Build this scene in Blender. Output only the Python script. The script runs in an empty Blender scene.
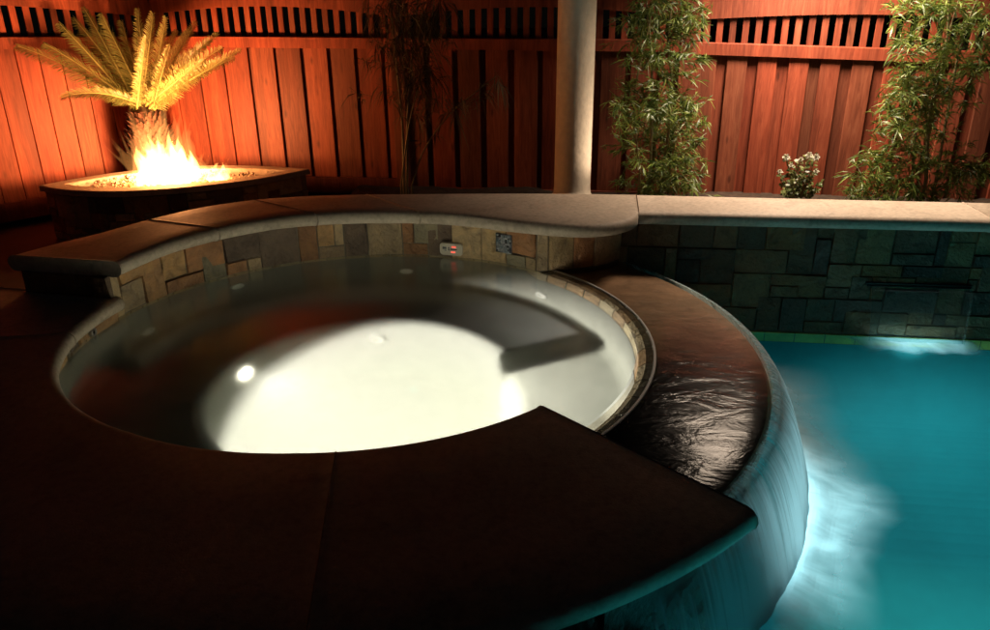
import bpy, bmesh, math, random
from mathutils import Vector, Matrix, noise
from mathutils.geometry import tessellate_polygon
R = math.radians
S = bpy.context.scene
COL = S.collection
rnd = random.Random(7)

# ------------------------------------------------------------------ helpers
class MB:
    """collects faces, each with a tint colour, into ONE mesh object"""
    def __init__(s): s.v=[]; s.f=[]; s.c=[]; s.uv=[]
    def vert(s,p): s.v.append(tuple(p)); return len(s.v)-1
    def face(s,idx,c=(1,1,1),uv=None): s.f.append(tuple(idx)); s.c.append(c); s.uv.append(uv)
    def poly(s,pts,c=(1,1,1),uv=None): s.face([s.vert(p) for p in pts],c,uv)
    def box(s,lo,hi,c=(1,1,1),M=None,ch=0.0):
        x0,y0,z0=lo; x1,y1,z1=hi
        bm=bmesh.new()
        bmesh.ops.create_cube(bm,size=1.0)
        for v in bm.verts: v.co=Vector(((x0+x1)/2+v.co.x*(x1-x0),(y0+y1)/2+v.co.y*(y1-y0),(z0+z1)/2+v.co.z*(z1-z0)))
        if ch>0: bmesh.ops.bevel(bm,geom=list(bm.edges),offset=ch,segments=1,affect='EDGES')
        s.add_bm(bm,c,M); bm.free()
    def add_bm(s,bm,c=(1,1,1),M=None):
        bm.verts.ensure_lookup_table(); n=len(s.v)
        for v in bm.verts: s.v.append(tuple((M@v.co) if M else v.co))
        for f in bm.faces: s.face([n+v.index for v in f.verts],c)
    def tube(s,pts,rad,n=8,c=(1,1,1),cap=True):
        pts=[Vector(p) for p in pts]; rings=[]
        up=Vector((0.31,0.2,0.93)).normalized()
        for i,p in enumerate(pts):
            d=(pts[min(i+1,len(pts)-1)]-pts[max(i-1,0)]).normalized()
            a=d.cross(up)
            if a.length<.05: a=d.cross(Vector((1,0,0)))
            a.normalize(); b=d.cross(a)
            r=rad[i] if isinstance(rad,(list,tuple)) else rad
            rings.append([s.vert(p+(a*math.cos(t)+b*math.sin(t))*r) for t in [2*math.pi*k/n for k in range(n)]])
        for i in range(len(rings)-1):
            for k in range(n): s.face((rings[i][k],rings[i][(k+1)%n],rings[i+1][(k+1)%n],rings[i+1][k]),c)
        if cap: s.face(rings[0][::-1],c); s.face(rings[-1],c)
    def build(s,name,mat,parent=None,smooth=False,loc=None):
        me=bpy.data.meshes.new(name); 
        off=Vector(loc) if loc else Vector((0,0,0))
        me.from_pydata([tuple(Vector(p)-off) for p in s.v],[],s.f); 
        ca=me.color_attributes.new('tint','FLOAT_COLOR','CORNER')
        buf=[]
        for p in me.polygons:
            c=s.c[p.index]
            buf.extend((c[0],c[1],c[2],1.0)*p.loop_total)
        ca.data.foreach_set('color',buf)
        if any(u is not None for u in s.uv):
            ul=me.uv_layers.new(name='flow')
            for p in me.polygons:
                u=s.uv[p.index]
                if u:
                    for k,li in enumerate(p.loop_indices): ul.data[li].uv=u[k]
        me.materials.append(mat)
        if smooth: me.polygons.foreach_set('use_smooth',[True]*len(me.polygons))
        me.update()
        o=bpy.data.objects.new(name,me); COL.objects.link(o)
        if loc: o.location=off
        if parent:
            o.parent=parent
            if parent.parent is None: o.location=off-parent.location
            else: o.location=off-parent.location-parent.parent.location
        return o
def thing(name,label,cat,loc=(0,0,0),group=None):
    o=bpy.data.objects.new(name,None); COL.objects.link(o); o.location=loc; o.empty_display_size=.1
    o['label']=label; o['category']=cat
    if group: o['group']=group
    return o
def tag(o,label,cat,group=None):
    o['label']=label; o['category']=cat
    if group: o['group']=group
    return o
def setting(o,kind='structure'): o['kind']=kind; return o

# ------------------------------------------------------------------ camera model (metres; spa water is z = 0)
F,TH,RO,CH=760.0,R(22),R(-.6),1.2
def ray(x,y):
    u,v=x-495,y-315; c,n=math.cos(RO),math.sin(RO); u,v=c*u+n*v,-n*u+c*v
    return Vector((u,F*math.cos(TH)-v*math.sin(TH),-F*math.sin(TH)-v*math.cos(TH)))
def atY(x,y,Y): d=ray(x,y); return d*(Y/d.y)+Vector((0,0,CH))
cam=bpy.data.cameras.new('camera'); co=bpy.data.objects.new('camera',cam); COL.objects.link(co)
cam.sensor_fit='HORIZONTAL'; cam.sensor_width=36; cam.lens=F/990*36; cam.clip_start=.05; cam.clip_end=500
co.matrix_world=Matrix.Translation((0,0,CH))@Matrix.Rotation(R(90)-TH,4,'X')@Matrix.Rotation(RO,4,'Z')
S.camera=co

# ------------------------------------------------------------------ materials
class NT:
    def __init__(s,name):
        s.m=bpy.data.materials.new(name); s.m.use_nodes=True; s.t=s.m.node_tree; s.t.nodes.clear()
        s.out=s.n('ShaderNodeOutputMaterial')
    def n(s,typ,**kw):
        o=s.t.nodes.new(typ)
        for k,v in kw.items(): setattr(o,k,v)
        return o
    def l(s,a,b): s.t.links.new(a,b)
    def attr(s,name='tint'): return s.n('ShaderNodeAttribute',attribute_name=name)
    def coord(s,kind='Object',scale=(1,1,1)):
        tc=s.n('ShaderNodeTexCoord'); mp=s.n('ShaderNodeMapping'); mp.inputs['Scale'].default_value=scale
        s.l(tc.outputs[kind],mp.inputs['Vector']); return mp.outputs['Vector']
    def noise(s,vec,scale,detail=4,rough=.55,dist=0):
        o=s.n('ShaderNodeTexNoise'); o.inputs['Scale'].default_value=scale; o.inputs['Detail'].default_value=detail
        o.inputs['Roughness'].default_value=rough; o.inputs['Distortion'].default_value=dist; s.l(vec,o.inputs['Vector']); return o.outputs['Fac']
    def ramp(s,fac,stops,interp='LINEAR'):
        o=s.n('ShaderNodeValToRGB'); cr=o.color_ramp; cr.interpolation=interp
        while len(cr.elements)<len(stops): cr.elements.new(.5)
        for e,(p,c) in zip(cr.elements,stops):
            e.position=p; e.color=(c,c,c,1) if isinstance(c,(int,float)) else (*c,1)
        s.l(fac,o.inputs['Fac']); return o.outputs['Color']
    def mul(s,a,b,fac=1.0):
        o=s.n('ShaderNodeMix',data_type='RGBA',blend_type='MULTIPLY'); o.inputs[0].default_value=fac
        for sock,v in ((o.inputs[6],a),(o.inputs[7],b)):
            if isinstance(v,tuple): sock.default_value=(*v,1)
            else: s.l(v,sock)
        return o.outputs[2]
    def math(s,op,a,b=0.0,clamp=False):
        o=s.n('ShaderNodeMath',operation=op,use_clamp=clamp)
        for sock,v in ((o.inputs[0],a),(o.inputs[1],b)):
            if isinstance(v,(int,float)): sock.default_value=v
            else: s.l(v,sock)
        return o.outputs[0]
    def bump(s,h,strength=.3,dist=.01):
        o=s.n('ShaderNodeBump'); o.inputs['Strength'].default_value=strength; o.inputs['Distance'].default_value=dist
        s.l(h,o.inputs['Height']); return o.outputs['Normal']
    def pbr(s,col,rough=.6,normal=None,spec=.4,**kw):
        b=s.n('ShaderNodeBsdfPrincipled')
        for sock,v in ((b.inputs['Base Color'],col),(b.inputs['Roughness'],rough)):
            if isinstance(v,tuple): sock.default_value=(*v,1)
            elif isinstance(v,(int,float)): sock.default_value=v
            else: s.l(v,sock)
        b.inputs['Specular IOR Level'].default_value=spec
        for k,v in kw.items(): b.inputs[k.replace('_',' ')].default_value=v
        if normal: s.l(normal,b.inputs['Normal'])
        s.l(b.outputs[0],s.out.inputs['Surface']); return s.m

def m_stone():
    t=NT('slate_veneer'); v=t.coord()
    n1=t.noise(v,14,6,.65,.6); n2=t.noise(v,70,4)
    col=t.mul(t.attr().outputs['Color'],t.ramp(n1,[(.25,(.45,.42,.42)),(.5,(1,.95,.9)),(.75,(1.35,1.2,1.0))]))
    h=t.math('ADD',n1,t.math('MULTIPLY',n2,.4))
    return t.pbr(col,t.math('ADD',t.math('MULTIPLY',n2,.4),.35),t.bump(h,1.0,.02),.35)
def m_coping():
    t=NT('cast_stone'); v=t.coord()
    n1=t.noise(v,2.2,6,.6,.4); n2=t.noise(v,45,5,.7); n3=t.noise(v,160,2)
    c=t.ramp(n1,[(.3,(.44,.345,.26)),(.55,(.52,.42,.325)),(.75,(.57,.47,.37))])
    c=t.mul(c,t.ramp(n2,[(.3,.70),(.58,1.05)]),.9)
    vo=t.n('ShaderNodeTexVoronoi'); vo.inputs['Scale'].default_value=95; t.l(v,vo.inputs['Vector']); pore=t.ramp(vo.outputs['Distance'],[(.10,0.0),(.22,1.0)])
    n4=t.noise(v,5.5,5,.7,1.0); c=t.mul(c,t.ramp(n4,[(.30,.66),(.46,1.0)]),.75)
    return t.pbr(c,.62,t.bump(t.math('ADD',t.math('ADD',n2,t.math('MULTIPLY',n3,.5)),t.math('MULTIPLY',pore,.35)),.30,.004),.3)
def m_wood():
    t=NT('stained_redwood'); a=t.attr().outputs['Color']
    sep=t.n('ShaderNodeSeparateColor'); t.l(a,sep.inputs[0])
    tc=t.n('ShaderNodeTexCoord'); mp=t.n('ShaderNodeMapping'); mp.inputs['Scale'].default_value=(1,1,.075)
    off=t.n('ShaderNodeCombineXYZ'); t.l(t.math('MULTIPLY',sep.outputs[1],37.0),off.inputs[0]); t.l(t.math('MULTIPLY',sep.outputs[1],91.0),off.inputs[2])
    t.l(tc.outputs['Object'],mp.inputs['Vector']); t.l(off.outputs[0],mp.inputs['Location'])
    g=t.noise(mp.outputs[0],42,6,.7,1.2); w=t.noise(mp.outputs[0],7,3,.5,.8)
    mp2=t.n('ShaderNodeMapping'); mp2.inputs['Scale'].default_value=(9,9,3.2); t.l(tc.outputs['Object'],mp2.inputs['Vector']); t.l(off.outputs[0],mp2.inputs['Location'])
    vo=t.n('ShaderNodeTexVoronoi'); vo.inputs['Scale'].default_value=1.0; t.l(mp2.outputs[0],vo.inputs['Vector'])
    knot=t.ramp(vo.outputs['Distance'],[(.05,.35),(.13,1.0)])
    base=t.ramp(g,[(.25,(.12,.024,.010)),(.5,(.24,.051,.023)),(.72,(.34,.088,.042))])
    c=t.mul(base,t.ramp(w,[(.3,.62),(.7,1.25)]))
    c=t.mul(c,knot,.8)
    c=t.mul(c,t.ramp(sep.outputs[1],[(0,(1.08,.95,.9)),(.5,(1,1,1)),(1,(.80,1.02,1.05))]))
    br=t.n('ShaderNodeCombineColor'); t.l(sep.outputs[0],br.inputs[0]); t.l(sep.outputs[0],br.inputs[1]); t.l(sep.outputs[0],br.inputs[2])
    c=t.mul(c,br.outputs[0])
    return t.pbr(c,.58,t.bump(g,.25,.004),.3)
def m_plain(name,col,rough=.6,var=.25,scale=12,bumps=.3,spec=.4,**kw):
    t=NT(name); v=t.coord(); n=t.noise(v,scale,5,.6)
    c=t.mul(col,t.ramp(n,[(.3,1-var),(.7,1+var)]))
    return t.pbr(c,rough,t.bump(n,bumps,.01),spec,**kw)
def m_leaf(name,lo,hi,rough=.45,trans=.25):
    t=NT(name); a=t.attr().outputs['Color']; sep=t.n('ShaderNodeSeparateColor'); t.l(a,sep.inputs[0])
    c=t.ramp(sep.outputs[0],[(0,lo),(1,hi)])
    b=t.n('ShaderNodeBsdfPrincipled'); t.l(c,b.inputs['Base Color']); b.inputs['Roughness'].default_value=rough
    tr=t.n('ShaderNodeBsdfTranslucent'); t.l(c,tr.inputs['Color'])
    mx=t.n('ShaderNodeMixShader'); mx.inputs[0].default_value=trans; t.l(b.outputs[0],mx.inputs[1]); t.l(tr.outputs[0],mx.inputs[2])
    t.l(mx.outputs[0],t.out.inputs['Surface']); return t.m
def m_water(name,tint,rough,bscale,bstr,ani=(1,1,1),ior=1.33,gloss=1.0,vol=None):
    t=NT(name); v=t.coord('Object',ani); n=t.noise(v,bscale,4,.6,.8)
    nm=t.bump(n,bstr,.02)
    fr=t.n('ShaderNodeFresnel'); fr.inputs['IOR'].default_value=ior; t.l(nm,fr.inputs['Normal'])
    tr=t.n('ShaderNodeBsdfTransparent'); tr.inputs['Color'].default_value=(*tint,1)
    gl=t.n('ShaderNodeBsdfGlossy'); gl.inputs['Roughness'].default_value=rough; t.l(nm,gl.inputs['Normal'])
    mx=t.n('ShaderNodeMixShader'); a=t.attr().outputs['Color']; sep=t.n('ShaderNodeSeparateColor'); t.l(a,sep.inputs[0])
    t.l(t.math('MULTIPLY',t.math('MULTIPLY',fr.outputs[0],gloss,True),sep.outputs[0]),mx.inputs[0]); t.l(tr.outputs[0],mx.inputs[1]); t.l(gl.outputs[0],mx.inputs[2])
    if vol:
        vs=t.n('ShaderNodeVolumeScatter'); vs.inputs['Color'].default_value=(*vol[1],1); vs.inputs['Density'].default_value=vol[0]; vs.inputs['Anisotropy'].default_value=.5
        t.l(vs.outputs[0],t.out.inputs['Volume'])
    t.l(mx.outputs[0],t.out.inputs['Surface']); return t.m
def m_spawater():
    """softly churned water: refracting surface, faintly milky body"""
    t=NT('spa_water'); v=t.coord(); n=t.noise(v,6,3,.5,.6)
    g=t.n('ShaderNodeBsdfGlass'); g.inputs['Color'].default_value=(.97,.985,.93,1); g.inputs['Roughness'].default_value=.165; g.inputs['IOR'].default_value=1.33
    t.l(t.bump(n,.05,.02),g.inputs['Normal'])
    tr=t.n('ShaderNodeBsdfTransparent'); mx=t.n('ShaderNodeMixShader'); a=t.attr().outputs['Color']; sep=t.n('ShaderNodeSeparateColor'); t.l(a,sep.inputs[0])
    t.l(sep.outputs[0],mx.inputs[0]); t.l(tr.outputs[0],mx.inputs[1]); t.l(g.outputs[0],mx.inputs[2]); fr=t.n('ShaderNodeFresnel'); fr.inputs['IOR'].default_value=1.33
    gl=t.n('ShaderNodeBsdfGlossy'); gl.inputs['Roughness'].default_value=.22; m2=t.n('ShaderNodeMixShader')
    geo=t.n('ShaderNodeNewGeometry'); outside=t.math('SUBTRACT',1.0,geo.outputs['Backfacing'])
    t.l(t.math('MULTIPLY',t.math('MULTIPLY',fr.outputs[0],sep.outputs[0]),t.math('MULTIPLY',outside,1.2),True),m2.inputs[0]); t.l(mx.outputs[0],m2.inputs[1]); t.l(gl.outputs[0],m2.inputs[2])
    t.l(m2.outputs[0],t.out.inputs['Surface'])
    vs=t.n('ShaderNodeVolumeScatter'); vs.inputs['Color'].default_value=(.94,.96,.88,1); vs.inputs['Density'].default_value=.006; vs.inputs['Anisotropy'].default_value=.4
    va=t.n('ShaderNodeVolumeAbsorption'); va.inputs['Color'].default_value=(.78,.82,.68,1); va.inputs['Density'].default_value=.62
    ad=t.n('ShaderNodeAddShader'); t.l(vs.outputs[0],ad.inputs[0]); t.l(va.outputs[0],ad.inputs[1])
    t.l(ad.outputs[0],t.out.inputs['Volume']); return t.m
def m_sheet(name,streak,lo,hi,col=(.85,.92,.95),endfade=False):
    """falling water: streaks along the fall, part clear, part white"""
    t=NT(name); v=t.coord('UV',(1,1,1))
    mp=t.n('ShaderNodeMapping'); mp.inputs['Scale'].default_value=(streak,.5,1); t.l(v,mp.inputs['Vector'])
    n=t.noise(mp.outputs[0],1.0,5,.65,.25); mp2=t.n('ShaderNodeMapping'); mp2.inputs['Scale'].default_value=(streak*.3,.5,1); t.l(v,mp2.inputs['Vector'])
    n2=t.noise(mp2.outputs[0],1.0,2)
    s2=t.math('ADD',t.math('MULTIPLY',n,.6),t.math('MULTIPLY',n2,.4))
    sx=t.n('ShaderNodeSeparateXYZ'); t.l(v,sx.inputs[0])
    s2=t.math('ADD',s2,t.math('MULTIPLY',sx.outputs[1],.30))
    s2=t.math('SUBTRACT',s2,t.ramp(t.math('ADD',sx.outputs[0],1.58),[(.06,.17),(.34,0.0)]))
    fac=t.ramp(s2,[(.47,lo),(.70,hi)])
    d=t.n('ShaderNodeBsdfDiffuse'); d.inputs['Color'].default_value=(*col,1)
    tl=t.n('ShaderNodeBsdfTranslucent'); tl.inputs['Color'].default_value=(*col,1)
    m1=t.n('ShaderNodeMixShader'); m1.inputs[0].default_value=.5; t.l(d.outputs[0],m1.inputs[1]); t.l(tl.outputs[0],m1.inputs[2])
    tr=t.n('ShaderNodeBsdfTransparent'); tr.inputs['Color'].default_value=(.86,.97,.97,1)
    m2=t.n('ShaderNodeMixShader'); t.l(fac,m2.inputs[0]); t.l(tr.outputs[0],m2.inputs[1]); t.l(m1.outputs[0],m2.inputs[2])
    gl=t.n('ShaderNodeBsdfGlossy'); gl.inputs['Roughness'].default_value=.25; t.l(t.bump(s2,.15,.005),gl.inputs['Normal'])
    m3=t.n('ShaderNodeMixShader'); m3.inputs[0].default_value=.06; t.l(m2.outputs[0],m3.inputs[1]); t.l(gl.outputs[0],m3.inputs[2])
    t.l(m3.outputs[0],t.out.inputs['Surface']); return t.m
def m_foam(name,su,sv,gain):
    """froth: opacity from the density attribute, broken by soft noise drawn out along the flow"""
    t=NT(name); v=t.coord('UV',(su,sv,1)); n=t.noise(v,1.0,4,.55,.5)
    a=t.attr().outputs['Color']; sep=t.n('ShaderNodeSeparateColor'); t.l(a,sep.inputs[0])
    fac=t.math('MULTIPLY',t.math('MULTIPLY',sep.outputs[0],t.ramp(n,[(.25,.35),(.7,1.25)])),gain,True)
    d=t.n('ShaderNodeBsdfDiffuse'); d.inputs['Color'].default_value=(.85,.9,.93,1)
    tl=t.n('ShaderNodeBsdfTranslucent'); tl.inputs['Color'].default_value=(.85,.93,.96,1)
    m1=t.n('ShaderNodeMixShader'); m1.inputs[0].default_value=.55; t.l(d.outputs[0],m1.inputs[1]); t.l(tl.outputs[0],m1.inputs[2])
    tr=t.n('ShaderNodeBsdfTransparent')
    m2=t.n('ShaderNodeMixShader'); t.l(fac,m2.inputs[0]); t.l(tr.outputs[0],m2.inputs[1]); t.l(m1.outputs[0],m2.inputs[2])
    t.l(m2.outputs[0],t.out.inputs['Surface']); return t.m
def m_emit(name,col,st):
    t=NT(name); e=t.n('ShaderNodeEmission'); e.inputs['Color'].default_value=(*col,1); e.inputs['Strength'].default_value=st
    t.l(e.outputs[0],t.out.inputs['Surface']); return t.m
def m_flame(name,st):
    t=NT(name); e=t.n('ShaderNodeEmission'); e.inputs['Color'].default_value=(1,.40,.095,1); e.inputs['Strength'].default_value=st
    t.l(e.outputs[0],t.out.inputs['Volume']); return t.m

STONE=m_stone(); COPING=m_coping(); WOOD=m_wood()
MORTAR=m_plain('mortar',(.16,.14,.11),.9,.3,30)
PLASTER=m_plain('pool_plaster',(.115,.117,.102),.85,.10,9,.05,.15)
POOLPL=m_plain('blue_plaster',(.018,.35,.38),.8,.12,2.2,.05)
POOLTILE=m_plain('green_waterline_tile',(.46,.50,.11),.4,.35,9,.1)
SHELF=m_plain('dark_slate_shelf',(.34,.22,.15),.55,.35,9,.5)
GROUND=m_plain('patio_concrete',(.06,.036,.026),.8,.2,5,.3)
SOIL=m_plain('bark_soil',(.045,.028,.018),.95,.5,22,1.0)
SPAWATER=m_spawater()
FILM=m_water('spillway_film',(.90,.84,.74),.13,11,.15,(.5,1,1),1.36,1.0)
POOLWATER=m_water('pool_water_surface',(.56,.92,.94),.16,9,.10)
FALL=m_sheet('falling_water',44,.05,.95)
THINFALL=m_sheet('thin_falling_water',30,.015,.05,(.8,.62,.5))
FOAM=m_foam('froth',7,1.2,1.7)
COLUMN=m_plain('cream_stucco',(.70,.60,.47),.75,.09,26,.35)
METAL=m_plain('brushed_metal',(.55,.53,.5),.3,.1,20,.05,.5,Metallic=1.0)
DARKMETAL=m_plain('dark_metal',(.03,.03,.03),.4,.2,20,.05)
PANELPL=m_plain('cream_plastic',(.62,.56,.46),.45,.05,20,.05)
BLACKPL=m_plain('black_plastic',(.015,.013,.012),.35,.2,20,.05)
LED=m_emit('red_led',(1,.10,.06),1.6)
WHITEPL=m_plain('white_plastic',(.72,.72,.68),.4,.05,20,.05)
BARK=m_plain('palm_bark',(.055,.022,.012),.9,.5,60,1.0)
CULM=m_plain('bamboo_culm',(.16,.13,.06),.5,.3,14,.2)
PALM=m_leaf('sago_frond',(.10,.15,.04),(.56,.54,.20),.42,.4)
BAMBOO=m_leaf('bamboo_leaf',(.03,.075,.011),(.215,.275,.05),.42,.3)
DRYBAM=m_leaf('dry_bamboo_leaf',(.05,.045,.02),(.16,.11,.05),.6,.2)
SHRUB=m_leaf('shrub_leaf',(.04,.08,.02),(.22,.24,.08),.4,.2)
PETAL=m_plain('white_petal',(.85,.80,.66),.6,.08,30,.1)
LAVA=m_plain('lava_rock',(.55,.44,.33),.9,.25,40,.6)
LAMPFACE=m_emit('spa_lamp_lens',(1,.93,.80),60)
FLAME=m_flame('flame',120); FLAMETIP=m_flame('flame_tip',9)

# ------------------------------------------------------------------ shared layout
C=Vector((-.54,2.76,0)); WR=1.09; ZP=-.39; ZG=-.17
def pol(r,a,z=0): return Vector((C.x+r*math.cos(R(a)),C.y+r*math.sin(R(a)),z))
def lerp(a,b,t): return a+(b-a)*t
def pw(x,tab):
    for (x0,y0),(x1,y1) in zip(tab,tab[1:]):
        if x<=x1: return lerp(y0,y1,max(0,min(1,(x-x0)/(x1-x0))))
    return tab[-1][1]
def resample(P,step):
    P=[Vector(p) for p in P]; out=[P[0]]; acc=0
    L=sum((b-a).length for a,b in zip(P,P[1:])); n=max(2,int(round(L/step))); 
    cum=[0]
    for a,b in zip(P,P[1:]): cum.append(cum[-1]+(b-a).length)
    res=[]
    for k in range(n+1):
        t=L*k/n; i=0
        while i<len(P)-2 and cum[i+1]<t: i+=1
        res.append(P[i].lerp(P[i+1],(t-cum[i])/max(1e-9,cum[i+1]-cum[i])))
    return res
def catmull(P,n=8):
    P=[Vector(p) for p in P]; Q=[2*P[0]-P[1]]+P+[2*P[-1]-P[-2]]; out=[]
    for i in range(1,len(Q)-2):
        p0,p1,p2,p3=Q[i-1:i+3]
        for k in range(n):
            t=k/n; out.append(.5*((2*p1)+(p2-p0)*t+(2*p0-5*p1+4*p2-p3)*t*t+(3*p1-p0-3*p2+p3)*t**3))
    out.append(P[-1]); return out
def slab(inner,outer,zt,th,bull_in=True,bull_out=True,nb=6):
    """coping slab: bullnosed section swept between an inner and an outer line"""
    mb=MB(); rings=[]; r=th/2
    for a,b in zip(inner,outer):
        a=Vector((a[0],a[1],0)); b=Vector((b[0],b[1],0)); d=(b-a).normalized(); sec=[]
        if bull_in:
            for k in range(nb+1):
                t=math.pi*k/nb; sec.append(a+d*(r-r*math.sin(t))+Vector((0,0,zt-r-r*math.cos(t))))
        else: sec+= [a+Vector((0,0,zt-th)),a+Vector((0,0,zt))]
        w=(b-a).length
        for q in (.3,.7): sec.append(a+d*(w*q)+Vector((0,0,zt)))
        if bull_out:
            for k in range(nb+1):
                t=math.pi*k/nb; sec.append(b-d*(r-r*math.sin(t))+Vector((0,0,zt-r+r*math.cos(t))))
        else: sec+= [b+Vector((0,0,zt)),b+Vector((0,0,zt-th))]
        rings.append([mb.vert(p) for p in sec])
    n=len(rings[0])
    for i in range(len(rings)-1):
        for k in range(n): mb.face((rings[i][k],rings[i][(k+1)%n],rings[i+1][(k+1)%n],rings[i+1][k]))
    mb.face(rings[0]); mb.face(rings[-1][::-1])
    return mb
def bevel_ends(o,w=.006):
    m=o.modifiers.new('b','BEVEL'); m.width=w; m.segments=2; m.limit_method='ANGLE'; m.angle_limit=R(50)
PAL={'cream':[(.26,.22,.13),(.24,.19,.1),(.22,.16,.085),(.28,.235,.15)],
     'warm':[(.50,.36,.20),(.46,.28,.13),(.34,.17,.08),(.40,.30,.19),(.25,.18,.12),(.50,.37,.22),(.17,.12,.09),(.38,.22,.11),(.27,.24,.17)],
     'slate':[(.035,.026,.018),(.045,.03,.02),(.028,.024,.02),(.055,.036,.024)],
     'dark':[(.19,.11,.055),(.13,.08,.045),(.22,.125,.06),(.085,.06,.045),(.06,.045,.036),(.15,.10,.06),(.21,.11,.045),(.12,.085,.055),(.25,.16,.08)]}
def veneer(line,z0,z1,cell,pal,seed,d=.012,maxw=4,maxh=3):
    """ashlar veneer of separate stones along a plan polyline (stones stand out to the right of the line's direction)"""
    rn=random.Random(seed); line=[Vector((p[0],p[1],0)) for p in line]
    cum=[0]
    for a,b in zip(line,line[1:]): cum.append(cum[-1]+(b-a).length)
    L=cum[-1]
    def at(s,z,o):
        i=0
        while i<len(line)-2 and cum[i+1]<s: i+=1
        a,b=line[i],line[i+1]; t=(b-a).normalized(); p=a+t*(s-cum[i]); n=Vector((t.y,-t.x,0))
        return p+n*o+Vector((0,0,z))
    nx=max(1,round(L/cell)); nz=max(1,round((z1-z0)/cell)); cx=L/nx; cz=(z1-z0)/nz
    used=[[False]*nz for _ in range(nx)]; mb=MB()
    xs=[0.0]+[ (k+rn.uniform(-.22,.22))*cx for k in range(1,nx)]+[L]
    for i in range(nx):
        for j in range(nz):
            if used[i][j]: continue
            w=rn.choice([1,2,2,3,3,4][:maxw+2]); h=rn.choice([1,1,2,2,3][:maxh+2])
            w=min(w,maxw,nx-i); h=min(h,maxh,nz-j)
            if nz-j-h==1 and rn.random()<.5: h=min(h+1,nz-j)
            ok=0
            while ok<w and not used[i+ok][j]: ok+=1
            w=ok
            for a in range(i,i+w):
                for b in range(j,j+h): used[a][b]=True
            g=.0009; s0,s1=xs[i]+g,xs[i+w]-g; a0,a1=z0+j*cz+g,z0+(j+h)*cz-g
            c=rn.choice(PAL[pal]); k=rn.uniform(.75,1.2); c=tuple(q*k for q in c)
            b=min(.0035,(s1-s0)*.2); dd=d*rn.uniform(.35,1.5); tls,tlz=rn.gauss(0,.035),rn.gauss(0,.05)
            ns=max(2,int((s1-s0)/.04)); nzz=max(2,int((a1-a0)/.04))
            ss=[s0]+[lerp(s0+b,s1-b,q/ns) for q in range(ns+1)]+[s1]; zz=[a0]+[lerp(a0+b,a1-b,q/nzz) for q in range(nzz+1)]+[a1]
            G=[]
            for x,s in enumerate(ss):
                row=[]
                for y,z in enumerate(zz):
                    edge=x in(0,len(ss)-1) or y in (0,len(zz)-1)
                    o=-.004 if edge else max(.001,dd+rn.uniform(-.0024,.0024)+tls*(s-(s0+s1)/2)+tlz*(z-(a0+a1)/2))
                    row.append(mb.vert(at(s,z,o)))
                G.append(row)
            for x in range(len(ss)-1):
                for y in range(len(zz)-1): mb.face((G[x][y],G[x+1][y],G[x+1][y+1],G[x][y+1]),c)
    return mb
def wallstrip(line,z0,z1,thick=.06,back=.001):
    """solid mortar core behind a veneer"""
    mb=MB(); L=[Vector((p[0],p[1],0)) for p in line]; A=[];B=[]
    for i,p in enumerate(L):
        t=(L[min(i+1,len(L)-1)]-L[max(0,i-1)]).normalized(); n=Vector((t.y,-t.x,0))
        A.append(p-n*back); B.append(p-n*thick)
    for i in range(len(L)-1):
        a,b,c,d=A[i],A[i+1],B[i+1],B[i]; lo,hi=Vector((0,0,z0)),Vector((0,0,z1))
        mb.poly([a+lo,b+lo,b+hi,a+hi]); mb.poly([a+hi,b+hi,c+hi,d+hi]); mb.poly([d+hi,c+hi,c+lo,d+lo]); mb.poly([d+lo,c+lo,b+lo,a+lo])
    for i,s in ((0,1),(-1,-1)):
        q=[A[i]+Vector((0,0,z0)),A[i]+Vector((0,0,z1)),B[i]+Vector((0,0,z1)),B[i]+Vector((0,0,z0))]
        mb.poly(q if s>0 else q[::-1])
    return mb
arc=lambda r,a0,a1,step=3: [pol(r,lerp(a0,a1,k/max(1,round(abs(a1-a0)/step)))) for k in range(max(1,round(abs(a1-a0)/step))+1)]
pool_front=lambda x: 3.655-.13*(x-1.0)         # front edge of the pool wall coping
back_line=lambda x: 4.105-.15*(x-.8)

# ------------------------------------------------------------------ hot tub
tub=thing('hot_tub','round plaster hot tub glowing with a white underwater lamp, ringed by pale stone coping','hot tub',tuple(pol(0,0,ZG)))
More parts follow.
